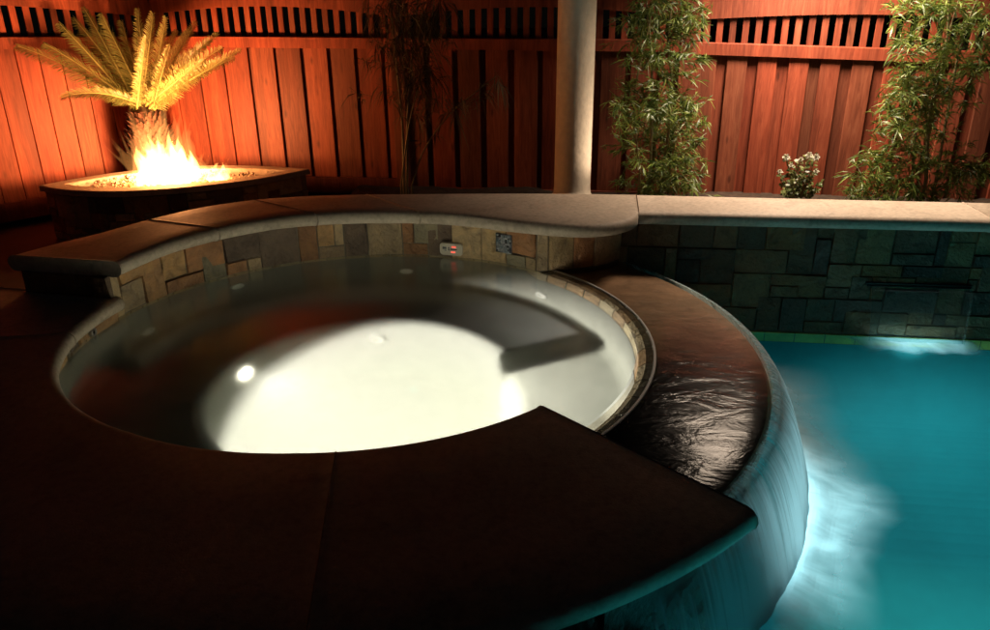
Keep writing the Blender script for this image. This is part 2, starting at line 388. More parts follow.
# plaster shell with bench, one lower bench sector, and footwell
def shell(off=0.0,c=(1,1,1),lid=False):
    mb=MB(); lowA,lowB=23.5,-62
    P0=[(1.081,-.047),(1.081,-.38),(1.070,-.44),(1.03,-.47),(.66,-.475),(.625,-.485),(.605,-.52),(.60,-.56),(.60,-1.0),(.585,-1.05),(.53,-1.085),(.3,-1.10),(.02,-1.10)]
    P1=[(1.081,-.047),(1.081,-.42),(1.070,-.48),(1.03,-.51),(.68,-.63),(.635,-.65),(.607,-.69),(.60,-.73),(.60,-1.0),(.585,-1.05),(.53,-1.085),(.3,-1.10),(.02,-1.10)]
    def prof(f): return [(lerp(r0,r1,f),lerp(z0,z1,f)) for (r0,z0),(r1,z1) in zip(P0,P1)]
    seq=[]; a=lowB
    while a<lowA-3.5: seq.append((a,1.0)); a+=3
    for q in range(13): t=q/12; seq.append((lowA-2.5+6*t,1-t*t*(3-2*t)))
    a=lowA+5
    while a<360+lowB-4: seq.append((a,0.0)); a+=3
    seq.append((360+lowB-3,0.0)); seq.append((360+lowB,1.0))
    rings=[]
    top=[(1.085,-.001)] if lid else []
    def rim(a): b=a if a<180 else a-360; return pw(b,[(-52,0),(-49,1),(48,1),(49.6,0)])
    _prof=prof
    def prof2(a,f): q=_prof(f); q[0]=(q[0][0],lerp(q[0][1],-.115,rim(a))); return q
    for a,bz in seq: rings.append([mb.vert(pol(max(.02,r-off),a,z+(off if z<-.06 else 0))) for r,z in top+prof2(a,bz)])
    for i in range(len(rings)-1):
        for k in range(len(rings[0])-1): mb.face((rings[i][k],rings[i][k+1],rings[i+1][k+1],rings[i+1][k]),c)
    q=mb.vert(pol(0,0,-1.10+off))
    for i in range(len(rings)-1): mb.face((rings[i][-1],q,rings[i+1][-1]),c)
    if lid:
        q=mb.vert(pol(0,0,-.001))
        for i in range(len(rings)-1): mb.face((rings[i][0],rings[i+1][0],q))
    return mb
shell().build('plaster_shell',PLASTER,tub,smooth=True,loc=tuple(C))
# waterline tile ring inside, under the coping and at the raised side (stones face the centre => clockwise plan line has centre on its right)
tile_line=arc(WR,313,-47+.01,3)  # full circle clockwise
veneer(arc(WR-.002,312,167.5,3),-.046,.032,.04,'warm',11,.006,4,2).build('waterline_tile',STONE,tub)
wallstrip(arc(WR-.002,312,167.5,3),-.088,.032,.05).build('mortar_core',MORTAR,tub)
veneer(arc(WR-.002,168,45,3),-.046,-.005,.041,'cream',12,.003,3,1).build('waterline_tile',STONE,tub)
# weir edge of pale tiles between water and spillway
wm=MB(); rn=random.Random(5)
segs=list(range(-48,46,7))
for a in segs:
    k=rn.uniform(.9,1.1); c=(.27*k,.235*k,.15*k)
    if rn.random()<.22: c=(.21*k,.145*k,.075*k)
    A=[a+.15+(6.7*q/3) for q in range(4)]
    for q in range(3):
        a0,a1=A[q],A[q+1]
        wp_=[(1.083,-.13),(1.084,-.08),(1.092,-.03),(1.118,-.010),(1.148,-.006),(1.156,-.012),(1.158,-.06)]
        for (r0,z0),(r1,z1) in zip(wp_,wp_[1:]): wm.poly([pol(r0,a0,z0),pol(r0,a1,z0),pol(r1,a1,z1),pol(r1,a0,z1)][::-1],c)
wm.build('weir_tile',STONE,tub)
bm_=MB(); bm_.tube([p+Vector((0,0,-.005)) for p in arc(1.150,-47,44,1.5)],.0065,8); bm_.build('weir_highlight',WHITEPL,tub,smooth=True)  # pale bead added to draw the bright highlight where water curls over the edge
# spillway shelf
sm=MB(); A=[lerp(-58,42,k/44) for k in range(45)]
for a0,a1 in zip(A,A[1:]):
    P=lambda r,a,z: pol(r,a,z)
    sm.poly([P(1.14,a0,-.03),P(1.54,a0,-.034),P(1.54,a1,-.034),P(1.14,a1,-.03)])
    sm.poly([P(1.54,a0,-.034),P(1.552,a0,-.046),P(1.552,a1,-.046),P(1.54,a1,-.034)])
    sm.poly([P(1.552,a0,-.046),P(1.552,a0,-.085),P(1.552,a1,-.085),P(1.552,a1,-.046)])
    sm.poly([P(1.552,a0,-.085),P(1.14,a0,-.085),P(1.14,a1,-.085),P(1.552,a1,-.085)])
sm.build('spillway_shelf',SHELF,tub)
# outer stone skirt: under the spillway and under the coping (faces outwards => counter-clockwise line)
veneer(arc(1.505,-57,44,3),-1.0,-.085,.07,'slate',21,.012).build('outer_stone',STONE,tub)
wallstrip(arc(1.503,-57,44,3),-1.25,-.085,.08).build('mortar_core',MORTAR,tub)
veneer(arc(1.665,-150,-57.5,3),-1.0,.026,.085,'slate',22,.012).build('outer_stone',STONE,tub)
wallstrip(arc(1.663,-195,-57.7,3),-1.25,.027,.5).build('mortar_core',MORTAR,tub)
cap=MB(); e0,e1=pol(1.17,-57.5),pol(1.665,-57.5)
veneer([e1,e0],-.9,.026,.08,'slate',23,.008).build('outer_stone',STONE,tub)
# coping stones on the near ring
rin=lambda a: pw(a,[(160,1.045),(190,1.045),(205,1.04),(222,1.02),(240,.99),(270,.972),(313,.985)])
cuts=[167.3,187.5,208,231,253,275.8,294,312.3]
# (the deck joint seen near the front stands at about 276 degrees)
cuts=[167.3,188,276,312.3]
for a0,a1 in zip(cuts,cuts[1:]):
    n=max(4,round((a1-a0)/2)); AA=[lerp(a0+.035,a1-.035,k/n) for k in range(n+1)]
    o=slab([pol(rin(a),a) for a in AA],[pol(1.722,a) for a in AA],.09,.062).build('coping_stone',COPING,tub,smooth=False,loc=tuple(pol(1.3,(a0+a1)/2,.06)))
    bevel_ends(o,.003)
    for p in o.data.polygons: p.use_smooth=True
# grout below the slab joints
# lamp in the footwell wall
LP=Vector((-1.098,2.972,-.60)); LN=(Vector((C.x,C.y,-.60))-LP).normalized()
def disc(center,nrm,r,n=24,dome=0.0,ring=None):
    mb=MB(); a=nrm.cross(Vector((0,0,1)));
    if a.length<.1: a=Vector((1,0,0))
    a.normalize(); b=nrm.cross(a)
    def P(rr,t,h): return center+(a*math.cos(t)+b*math.sin(t))*rr+nrm*h
    T=[2*math.pi*k/n for k in range(n)]
    if ring:
        prof=[(r,0),(r,.01),(r*.92,.014),(ring*1.06,.014),(ring,.008),(ring*.98,-.004)]
    else: prof=[(r,0),(r*.97,dome*.35),(r*.7,dome*.8),(r*.35,dome)]
    rr=[[mb.vert(P(q,t,h)) for t in T] for q,h in prof]
    for i in range(len(rr)-1):
        for k in range(n): mb.face((rr[i][k],rr[i][(k+1)%n],rr[i+1][(k+1)%n],rr[i+1][k]))
    if not ring: mb.face(rr[-1])
    return mb
lamp=disc(LP+LN*.004,LN,.05,28,0,.034).build('underwater_lamp',METAL,tub,smooth=True,loc=tuple(LP))
disc(LP+LN*.006,LN,.032,24,.010).build('lens',LAMPFACE,lamp,smooth=True,loc=tuple(LP))
for a,z,r in ((86.2,-.27,1.083),(44.4,-.31,1.083),(133,-.19,1.083),(160,-.33,1.083),(92.6,-.66,.602),):
    p=pol(r,a,z); nrm=Vector((C.x-p.x,C.y-p.y,0)).normalized()
    j=disc(p,nrm,.034,20,0,.02).build('water_jet',WHITEPL,tub,smooth=True,loc=tuple(p))
    disc(p+nrm*.001,nrm,.019,16,.006).build('nozzle',WHITEPL,j,smooth=True,loc=tuple(p))
# small chrome air fitting on the tile at the left
p=pol(1.078,177.8,.012); nrm=Vector((C.x-p.x,C.y-p.y,0)).normalized()
f=disc(p,nrm,.02,18,0,.011).build('air_fitting',METAL,tub,smooth=True,loc=tuple(p))
disc(p+nrm*.002,nrm,.0105,16,.012).build('plunger',DARKMETAL,f,smooth=True,loc=tuple(p))

# water in the tub, on the spillway and falling
setting(shell(.004,(0,0,0),True).build('spa_water',SPAWATER))
fm=MB()
AA=[lerp(-57,43.5,k/130) for k in range(131)]
RR=[1.0905,1.12,1.15,1.17,1.25,1.35,1.45,1.53,1.553]
zf=lambda r: pw(r,[(1.09,0.0),(1.15,-.001),(1.30,-.012),(1.53,-.019),(1.553,-.024)])
G=[]
for a in AA:
    row=[]
    for r in RR:
        p=pol(r,a); q=Vector((p.x*5.5,p.y*13,0)); 
        h=.0006*noise.fractal(Vector((p.x*5+p.y*2.5,p.y*17-p.x*5,1.3)),.9,2.0,3)*(1 if 1.17<r<1.54 else .2)
        row.append(fm.vert(Vector((p.x,p.y,zf(r)+h))))
    G.append(row)
for i in range(len(AA)-1):
    for k in range(len(RR)-1): fm.face((G[i][k],G[i][k+1],G[i+1][k+1],G[i+1][k]))
setting(fm.build('spillway_water',FILM,smooth=True))
# waterfall: ballistic sheet from the lip to the pool, closed with a thin back side
wf=MB(); AA=[lerp(-56.5,42,k/280) for k in range(281)]; NZ=14
def fallp(a,t,off=0.0):
    v0=.60+.012*noise.noise(Vector((a*.2,0,0)))
    tm=.278*t; w=.005*t*noise.noise(Vector((a*.5,t*.5,2.0)))+.0008*noise.noise(Vector((a*3.0,t*.4,5.0)))*min(1,t*3)
    return pol(1.5535+v0*tm+w+off,a,-.024-4.905*tm*tm)
for s,off in ((1,0.0),(-1,-.005)):
    G=[[wf.vert(fallp(a,k/NZ,off)) for k in range(NZ+1)] for a in AA]
    for i in range(len(AA)-1):
        for k in range(NZ):
            u0,u1=R(AA[i])*1.6,R(AA[i+1])*1.6
            q=(G[i][k],G[i][k+1],G[i+1][k+1],G[i+1][k]); uv=((u0,k/NZ),(u0,(k+1)/NZ),(u1,(k+1)/NZ),(u1,k/NZ))
            if s>0: wf.face(q,(1,1,1),uv)
            else: wf.face(q[::-1],(1,1,1),uv[::-1])
o=wf.build('waterfall',FALL,smooth=True); tag(o,'wide curved sheet of water spilling off the hot tub lip into the pool','waterfall')

# ------------------------------------------------------------------ pool
pb=MB()
xe=7.0; X0=.42
zb=-1.15
poolpoly=[Vector((X0,-3,0)),Vector((xe,-3,0)),Vector((xe,pool_front(xe)+.05,0)),Vector((.66,3.74,0))]
def quad(mb,a,b,c,d,cc=(1,1,1)): mb.poly([a,b,c,d],cc)
up=lambda p,z: Vector((p[0],p[1],z))
cove=[(q.x,q.y) for q in catmull([Vector(p) for p in ((0,ZP-.05,0),(.01,-.6,0),(.05,-.74,0),(.14,-.87,0),(.30,-.98,0),(.55,-1.07,0),(.95,-1.13,0),(1.7,zb-.02,0),(3.2,zb-.05,0))],6)]
pn=24
def wallp(i,q):
    x=lerp(-.4,xe,i/pn); o,z=cove[q]; return Vector((x,pool_front(x)+.05-o*1.0,z))
for i in range(pn):
    for q in range(len(cove)-1): pb.poly([wallp(i,q),wallp(i,q+1),wallp(i+1,q+1),wallp(i+1,q)])
pb.poly([Vector((-.4,wallp(0,len(cove)-1).y,zb-.05)),Vector((-.4,-3,zb-.05)),Vector((xe,-3,zb-.05)),Vector((xe,wallp(pn,len(cove)-1).y,zb-.05))])
for a,b in (((X0,-3),(X0,1.2)),((xe,-3),(X0,-3)),((xe,3.2),(xe,-3))):
    pb.poly([up(a,ZP-.05),up(a,zb-.05),up(b,zb-.05),up(b,ZP-.05)])
setting(pb.build('pool_floor',POOLPL,smooth=True))
tl=MB(); xs=[.66+.15*k for k in range(43)]; rn=random.Random(3)
for a,b in zip(xs,xs[1:]):
    k=rn.uniform(.75,1.2); ya,yb=pool_front(a)+.043,pool_front(b)+.043
    tl.poly([Vector((a+.002,ya,ZP-.045)),Vector((b-.002,yb,ZP-.045)),Vector((b-.002,yb,ZP+.004)),Vector((a+.002,ya,ZP+.004))],(k,k,k))
    tl.poly([Vector((a+.002,ya,ZP+.004)),Vector((b-.002,yb,ZP+.004)),Vector((b-.002,yb+.05,ZP+.004)),Vector((a+.002,ya+.05,ZP+.004))],(k,k,k))
ptile=tl
pw_=MB()
edge=[Vector((X0,-3,ZP)),Vector((xe,-3,ZP)),Vector((xe,pool_front(xe)+.06,ZP)),Vector((.9,pool_front(.9)+.06,ZP))]+[pol(1.47,a,ZP) for a in range(36,-70,-3)]+[Vector((X0,1.2,ZP))]
for tri in tessellate_polygon([edge]):
    P=[edge[i] for i in tri]; nn=(P[1]-P[0]).cross(P[2]-P[0]); pw_.poly(P if nn.z>0 else P[::-1])
setting(pw_.build('pool_water',POOLWATER))
# froth at the foot of the waterfall
ff=MB(); AA=[lerp(-62,36,k/110) for k in range(111)]; VV=[k/24 for k in range(25)]
def fw(a): return pw(a,[(-62,.30),(-45,.30),(-30,.30),(-15,.33),(-5,.32),(4,.36),(12,.5),(20,.45),(36,.2)])*(1+.22*noise.noise(Vector((a*.09,3,0)))+.08*noise.noise(Vector((a*.33,7,0))))
def fd(a,v):
    k=pw(a,[(-62,.55),(-45,.9),(-30,.95),(-14,.95),(-4,.7),(4,.55),(14,.42),(24,.22),(36,.08)])
    return k*max(0,(1-v))**1.6
G=[[(pol(1.66+v*fw(a),a,ZP+.004+.020*math.exp(-((v-.18)/.20)**2)+.004*noise.noise(Vector((a*.5,v*6,0)))),R(a)*1.8,v) for v in VV] for a in AA]
me_d=[]
for i in range(len(AA)-1):
    for k in range(len(VV)-1):
        q=[G[i][k],G[i][k+1],G[i+1][k+1],G[i+1][k]]
        ff.poly([x[0] for x in q],(0,0,0),[(x[1],x[2]) for x in q])
        me_d.append([fd(AA[i],VV[k]),fd(AA[i],VV[k+1]),fd(AA[i+1],VV[k+1]),fd(AA[i+1],VV[k])])
def set_density(o,dens):
    ca=o.data.color_attributes['tint']; buf=[]
    for p,d in zip(o.data.polygons,dens):
        for x in d: buf.extend((x,x,x,1))
    ca.data.foreach_set('color',buf)
foam=ff.build('foam',FOAM,smooth=True); setting(foam,'stuff'); set_density(foam,me_d)

# ------------------------------------------------------------------ raised stone wall behind tub and pool
wall=thing('stone_wall','raised slate-veneer wall with pale bullnosed coping curving behind tub and pool','stone wall',(0,3.8,ZG))
front=[pol(1.02,168)]+[pol(pw(a,[(60,1.01),(90,.995),(120,1.05),(150,1.04),(168,1.01)]),a) for a in range(160,58,-5)]
front+= [Vector((.03,3.594,0)),Vector((.17,3.53,0)),Vector((.31,3.475,0)),Vector((.45,3.452,0)),Vector((.57,3.49,0)),Vector((.66,3.565,0)),Vector((.705,3.64,0)),Vector((.7205,3.692,0))]
front=catmull([Vector((p.x,p.y,0)) for p in front],4)
backl=[pol(1.56,168),pol(1.51,160),pol(1.475,152),pol(1.50,141),pol(1.53,131),pol(1.525,121),pol(1.485,111),pol(1.435,100),pol(1.415,90)]+[Vector((-.25,4.175,0)),Vector((.03,4.17,0)),Vector((.4,4.15,0)),Vector((.7805,4.109,0))]
backl=catmull([Vector((p.x,p.y,0)) for p in backl],6)
# match samples: fan between front and back by fraction
def frac(P,n):
    return resample(P,sum((b-a).length for a,b in zip(P,P[1:]))/n)[:n+1]
NF=110; fr_=frac(front,NF); bk_=frac(backl,NF)
jt=[0]
ZC=.25
def nearest(P,q): return min(range(len(P)),key=lambda i:(P[i]-q).length)
for px,py in ((218,229),(318,212.5),(418,213)):
    d=ray(px,py); t=(ZC-CH)/d.z; jt.append(nearest(fr_,Vector((d.x*t,d.y*t,0))))
jt.append(NF)
for i0,i1 in zip(jt,jt[1:]):
    a,b=fr_[i0:i1+1],bk_[i0:i1+1]
    sh=lambda L: [L[0].lerp(L[1],.05)]+L[1:-1]+[L[-1].lerp(L[-2],.05)]
    o=slab(sh(a),sh(b),ZC,.066).build('coping_stone',COPING,wall,loc=tuple((a[0]+b[-1])/2+Vector((0,0,.2))))
    bevel_ends(o,.003)
    for p in o.data.polygons: p.use_smooth=True
xs=[.722,1.22,1.84,2.44,3.05,3.7,4.4]
xs=[.722,2.36,4.0,5.2]
for a,b in zip(xs,xs[1:]):
    n=6; X=[lerp(a+.001,b-.001,k/n) for k in range(n+1)]
    bx=lambda x: x+.045
    o=slab([Vector((x,pool_front(x),0)) for x in X],[Vector((x+.06,back_line(x+.06),0)) for x in X],ZC-.001,.066).build('coping_stone',COPING,wall,loc=(a,pool_front(a),.2))
    bevel_ends(o,.003)
    for p in o.data.polygons: p.use_smooth=True
# inner face (tub side) and S curve
tubface=arc(WR-.001,168,47,3)+[Vector((.33,3.563,0)),Vector((.46,3.60,0)),Vector((.575,3.665,0)),Vector((.64,3.735,0))]
veneer(tubface,-.004,.188,.062,'warm',31,.010,3,3).build('stone_face',STONE,wall)
wallstrip(tubface,-.2,.188,.30).build('mortar_core',MORTAR,wall)
pf=[Vector((x,pool_front(x)+.055,0)) for x in (.62,1.5,2.5,3.5,4.6)]
veneer(pf,ZP+.012,.186,.062,'dark',37,.008,4,4).build('stone_face',STONE,wall)
wallstrip(pf,-1.2,.186,.28,.004).build('mortar_core',MORTAR,wall)
ptile.build('waterline_tile',POOLTILE,wall)
# end of the wall at the left
ends=[pol(1.47,168.0),pol(1.08,168.0)]
veneer(ends[::1],-.17,.186,.08,'dark',33,.01).build('stone_face',STONE,wall)
# back side of the wall (outer)
wallstrip([Vector((p.x,p.y,0)) for p in [b.lerp(f,.1) for b,f in zip(bk_,fr_)]][::-1],-.25,.186,.05).build('mortar_core',MORTAR,wall)
# dark glass mosaic square set in the tub face
ms=MB(); rn=random.Random(9)
def tubpt(a,z,r): return pol(r,a,z)
for i in range(7):
    for j in range(9):
        a0=59.0-.62*i*1.05; a1=a0-.60; z0=.062+.0098*j; c=rn.choice([(.02,.03,.04),(.03,.035,.04),(.015,.02,.02),(.02,.045,.055),(.045,.05,.055)] if rn.random()<.93 else [(.22,.23,.23)])
        q=rn.uniform(-.002,.002)
        ms.poly([pol(1.072+q,a0,z0),pol(1.072-q,a1,z0),pol(1.072+q,a1,z0+.0088),pol(1.072,a0,z0+.0088)],c)
for a0,a1,z0,z1 in ((59.4,54.3,.057,.155),):
    ms.poly([pol(1.0755,a0,z0),pol(1.0755,a1,z0),pol(1.0755,a1,z1),pol(1.0755,a0,z1)],(.02,.02,.02))
    for rr in ((a0,a1,z0,z0),(a0,a1,z1,z1)): ms.poly([pol(1.0755,a0,rr[2]),pol(1.0755,a1,rr[2]),pol(1.09,a1,rr[2]),pol(1.09,a0,rr[2])],(.02,.02,.02))
mt=NT('glass_mosaic'); GLASSM=mt.pbr(mt.attr().outputs['Color'],.12,None,.6)
ms.build('glass_mosaic',GLASSM,wall)
# control panel with rounded corners
pc=pol(1.071,72.7,.044); nrm=Vector((C.x-pc.x,C.y-pc.y,0)).normalized(); tx=Vector((0,0,1)).cross(nrm)*1  # right as seen from the tub
Mp=Matrix((( tx.x,0,nrm.x,pc.x),(tx.y,0,nrm.y,pc.y),(0,1,nrm.z,pc.z),(0,0,0,1)))
panel=thing('control_panel','small cream spa control panel with red lights set in the tile','control panel',tuple(pc))
def rrect(w,h,r,d0,d1,M,ch=.003):
    mb=MB(); P=[]
    for cx,cy,a0 in ((w/2-r,h/2-r,0),(-w/2+r,h/2-r,90),(-w/2+r,-h/2+r,180),(w/2-r,-h/2+r,270)):
        for k in range(6): t=R(a0+18*k); P.append((cx+r*math.cos(t),cy+r*math.sin(t)))
    def ring(s,d): return [mb.vert(M@Vector((x-s*(1 if x>0 else -1),y-s*(1 if y>0 else -1),d))) for x,y in P]
    rs=[ring(0,d0),ring(0,d1-ch),ring(ch,d1)]
    n=len(P)
    for i in range(2):
        for k in range(n): mb.face((rs[i][k],rs[i][(k+1)%n],rs[i+1][(k+1)%n],rs[i+1][k]))
    mb.face(rs[2]); return mb
rrect(.125,.066,.018,-.014,.010,Mp).build('face_plate',PANELPL,panel,loc=tuple(pc))
db=MB()
for x,y,w,h in ((-.035,.006,.022,.012),(-.012,.004,.007,.016),(-.011,-.004,.009,.004),(.015,.001,.036,.006),(-.03,-.006,.012,.004)): db.box((x-w/2,y-h/2,.0095),(x+w/2,y+h/2,.0116),M=Mp)
db.build('display',BLACKPL,panel,loc=tuple(pc))
for x,y in ((.008,.014),(.016,.014),(.024,.014),(.004,-.014),(.012,-.014),(.020,-.014)):
    b=MB(); b.box((x-.003,y-.0028,.0095),(x+.003,y+.0028,.0122),M=Mp); b.build('indicator_light',LED,panel,loc=tuple(pc))
# sheer descent slot in the pool wall, its thin sheet and its froth
sx0,sx1=1.865,2.35
def wp(x,z,o): return Vector((x,pool_front(x)+.055-o,z))
sp=thing('water_spout','dark slot spout in the stone wall above the pool','water spout',tuple(wp((sx0+sx1)/2,-.1,0)))
b=MB()
def wbox(mb,x0,x1,z0,z1,o0,o1):
    P=[wp(x0,z0,o0),wp(x1,z0,o0),wp(x1,z0,o1),wp(x0,z0,o1)]; Q=[p+Vector((0,0,z1-z0)) for p in P]
    mb.poly(P[::-1]); mb.poly(Q)
    for i in range(4): mb.poly([P[i],P[(i+1)%4],Q[(i+1)%4],Q[i]])
wbox(b,sx0,sx1,-.1095,-.1065,-.02,.022); b.build('lip',DARKMETAL,sp,loc=tuple(sp.location))
b=MB(); wbox(b,sx0-.004,sx1+.004,-.096,-.092,-.02,.022); wbox(b,sx0-.004,sx0,-.106,-.096,-.02,.020); wbox(b,sx1,sx1+.004,-.106,-.096,-.02,.020); wbox(b,sx0,sx1,-.106,-.096,-.02,.012); b.build('housing',BLACKPL,sp,loc=tuple(sp.location))
st=MB(); 
def sheetp(u,t,o=0):
    x=lerp(sx0+.01,sx1-.01,u); tm=.24*t; x=lerp((sx0+sx1)/2,x,1-.05*t)
    return wp(x,-.105-4.905*tm*tm,.042+.22*tm+o)
NU=40
for s,o_ in ((1,.002),(-1,-.002)):
    G=[[st.vert(sheetp(i/NU,k/8,o_)) for k in range(9)] for i in range(NU+1)]
    for i in range(NU):
        for k in range(8):
            q=(G[i][k],G[i][k+1],G[i+1][k+1],G[i+1][k]); uv=((i/NU*.5,k/8),(i/NU*.5,k/8+.125),((i+1)/NU*.5,k/8+.125),((i+1)/NU*.5,k/8))
            st.face(q if s>0 else q[::-1],(1,1,1),uv if s>0 else uv[::-1])
thin=thing('thin_waterfall','thin clear sheet of water falling from the wall slot into the pool','waterfall',tuple(wp((sx0+sx1)/2,-.1,.05)))
st.build('sheet',THINFALL,thin,smooth=True,loc=tuple(thin.location))
EDGEW=m_sheet('edge_stream',40,.10,.34,(.9,.75,.62))
for u,rr in ((0.0,.0022),(1.0,.005)):
    e=MB(); e.tube([sheetp(u,k/10) for k in range(11)],[rr*(1+.3*math.sin(k*2.1)) for k in range(11)],8); e.build('edge_stream',EDGEW,thin,smooth=True,loc=tuple(thin.location))
f2=MB(); dd=[]
NU,NV=40,10
def f2p(u,v):
    x=lerp(sx0-.08,sx1+.06,u); y=pool_front(x)+.02-.17*v*(1+.35*noise.noise(Vector((u*6,1,0)))); return Vector((x,y,ZP+.004+.012*math.sin(math.pi*min(1,v+.2))))
def f2d(u,v):
    s=max(0,1-abs(2*u-1)**3.5); return 1.25*s*max(0,1-v)**.9*min(1,.5+3*v)*(.75+.5*noise.noise(Vector((u*5,v*2,4))))
for i in range(NU):
    for k in range(NV):
        q=[(i/NU,k/NV),(i/NU,(k+1)/NV),((i+1)/NU,(k+1)/NV),((i+1)/NU,k/NV)]
        f2.poly([f2p(*x) for x in q],(0,0,0),[(x[0]*.6,x[1]*.6) for x in q]); dd.append([f2d(*x) for x in q])
o=f2.build('foam',FOAM,smooth=True); setting(o,'stuff'); set_density(o,dd)

# ------------------------------------------------------------------ ground
gp_=MB()
outer=[Vector((-60,-60,0)),Vector((60,-60,0)),Vector((60,60,0)),Vector((-60,60,0))]
hole=[Vector((X0,-3,0)),Vector((xe,-3,0)),Vector((xe,pool_front(xe)+.15,0)),Vector((.72,3.95,0))]+[pol(1.3,a) for a in range(60,291,10)]+[Vector((X0,1.3,0))]
verts=outer+hole
for tri in tessellate_polygon([outer,hole[::-1]]):
    P=[verts_[0] for verts_ in [(Vector((([*outer,*hole[::-1]])[i].x,([*outer,*hole[::-1]])[i].y,ZG)),) for i in tri]]
    n=(P[1]-P[0]).cross(P[2]-P[0])
    gp_.poly(P if n.z>0 else P[::-1])
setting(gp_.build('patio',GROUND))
# planting bed between wall and fence
def bedz(x,y): return -.035+.025*noise.noise(Vector((x*2.3,y*2.3,0)))+.012*noise.noise(Vector((x*11,y*11,3)))
bd=MB(); NX,NY=80,22
def bp(i,j):
    x=lerp(-1.1,5.6,i/NX); y=lerp(back_line(max(x,-.3))-.12 if x>-.9 else 4.1,5.75-.15*x,j/NY); return Vector((x,y,bedz(x,y)-(.11 if (i==0) else 0)))
for i in range(NX):
    for j in range(NY): bd.poly([bp(i,j),bp(i+1,j),bp(i+1,j+1),bp(i,j+1)])
setting(bd.build('planting_bed',SOIL,smooth=True))

# ------------------------------------------------------------------ fences
FY=lambda x: 5.60-.15*x
def fence(label,a,b,zrail,posts,style,seed,zlow=-.05,arch=(.0,.06),fw=.128,zslope=0.0):
    """a, b: plan ends (left to right seen from the garden); rail height, arch rise"""
    rn=random.Random(seed); a=Vector((*a,0)); b=Vector((*b,0)); d=(b-a); L=d.length; d.normalize(); n=Vector((d.y,-d.x,0))
    if n.y>0: n=-n
    root=thing('wooden_fence',label,'fence',(a.x,a.y,zlow),'redwood fence sections round the garden')
    def M(s): return Matrix(((d.x,n.x,0,a.x+d.x*s),(d.y,n.y,0,a.y+d.y*s),(0,0,1,0),(0,0,0,1)))
    zr=lambda s: zrail+zslope*s/L
    loc=tuple(root.location)
    fm_=MB(); p=.2; s=rn.uniform(0,.04)
    if style=='bob':
        s=-p
        while s<L:                                                     # back boards
            t=rn.uniform(.72,1.05); w=.142
            s0=s+(fw+p)/2-w/2; s0,s1=max(0,s0),min(L,s0+w)
            if s1-s0>.02: fm_.box((s0,-.019,zlow),(s1,-.002,zr(s)-.02),(t*.9,rn.random(),0),M(0),.002)
            s+=p
        s=0.0
        while s<L-.03:
            t=rn.uniform(.6,1.15); s1=min(L,s+fw+rn.uniform(-.006,.006)); o=rn.uniform(0,.003)
            fm_.box((s,.003+o,zlow),(s1,.021+o,zr(s)+.035 if False else zr(s)-.004),(t,rn.random(),0),M(0),.003); s+=p
    else:
        s=0.0
        while s<L-.02:
            t=rn.uniform(.8,1.15); w=.139; s1=min(L,s+w-.004); o=rn.uniform(-.003,.004)
            fm_.box((s,o,zlow),(s1,.018+o,zr(s)-.004),(t,rn.random(),0),M(0),.003); s+=w
    fm_.build('boards',WOOD,root,loc=loc)
    k=MB(); k.box((0,.005,zlow-.12),(L,.04,zlow+.002),(.7,rn.random(),0),M(0),.003); k.build('kickboard',WOOD,root,loc=loc)
    # middle rail: flat cap that overhangs, with a fascia under it
    r=MB(); seg=8
    for q in range(seg):
        s0,s1=L*q/seg,L*(q+1)/seg
        P=[]
        for s_ in (s0,s1):
            for (o,z) in ((-.035,-.012),(.05,-.012),(.05,.06),(.042,.066),(-.035,.066)): P.append(r.vert(M(0)@Vector((s_,o,zr(s_)+z))))
        for e in range(5): r.face((P[e],P[(e+1)%5],P[5+(e+1)%5],P[5+e]),(1.0,.2,0))
        if q==0: r.face(P[:5][::-1],(1,.2,0))
        if q==seg-1: r.face(P[5:],(1,.2,0))
    r.build('middle_rail',WOOD,root,loc=loc)
    zt=lambda s: zr(s)+.205+arch[0]+arch[1]*math.sin(math.pi*max(0,min(1,s/L)))
    sl=MB(); s=.03; st_=.083
    while s<L-.03:
        t=rn.uniform(.75,1.15); sl.box((s,-.004,zr(s)+.06),(s+.042,.012,zt(s)+.02),(t,rn.random(),0),M(0),.002); s+=st_
    sl.build('pickets',WOOD,root,loc=loc)
    ar=MB(); NS=24; rings=[]
    for q in range(NS+1):
        s_=L*q/NS; rings.append([ar.vert(M(0)@Vector((s_,o,z))) for o,z in ((-.02,zt(s_)),(.036,zt(s_)),(.036,zr(s_)+.36+arch[1]*.5),(-.02,zr(s_)+.36+arch[1]*.5))])
    for q in range(NS):
        for e in range(4): ar.face((rings[q][e],rings[q][(e+1)%4],rings[q+1][(e+1)%4],rings[q+1][e]),(.95,.6,0))
    ar.face(rings[0][::-1],(.95,.6,0)); ar.face(rings[-1],(.95,.6,0)); ar.build('top_rail',WOOD,root,loc=loc)
    tp=MB(); tp.box((0,-.05,zrail+.362+arch[1]*.5),(L,.065,zrail+.40+arch[1]*.5),(.95,.4,0),M(0),.004); tp.build('cap_board',WOOD,root,loc=loc)
    for s_,w in posts:
        q=MB(); q.box((s_-w/2,-.07,zlow-.13),(s_+w/2,.058,zrail+.46),(rn.uniform(.8,1.0),rn.random(),0),M(0),.005); q.build('post',WOOD,root,loc=loc)
    return root
cornerX=-2.54
def onf(px): # X where a pixel column at the fence rail meets the back fence
    d=ray(px,60); k=d.x/d.y; return 5.60*k/(1+.15*k)
xl,xm,xr=cornerX,onf(403),onf(687)
zr_=lambda x: pw(x,[(-2.6,.965),(1.5,.915),(3.8,.83)])
fence('red fence section to the right of the fire pit, orange with firelight',(xl,FY(xl)),(xm-.05,FY(xm-.05)),zr_(xl)+.01,[(.03,.1)],'bob',1,.02,fw=.174,zslope=zr_(xm)-zr_(xl))
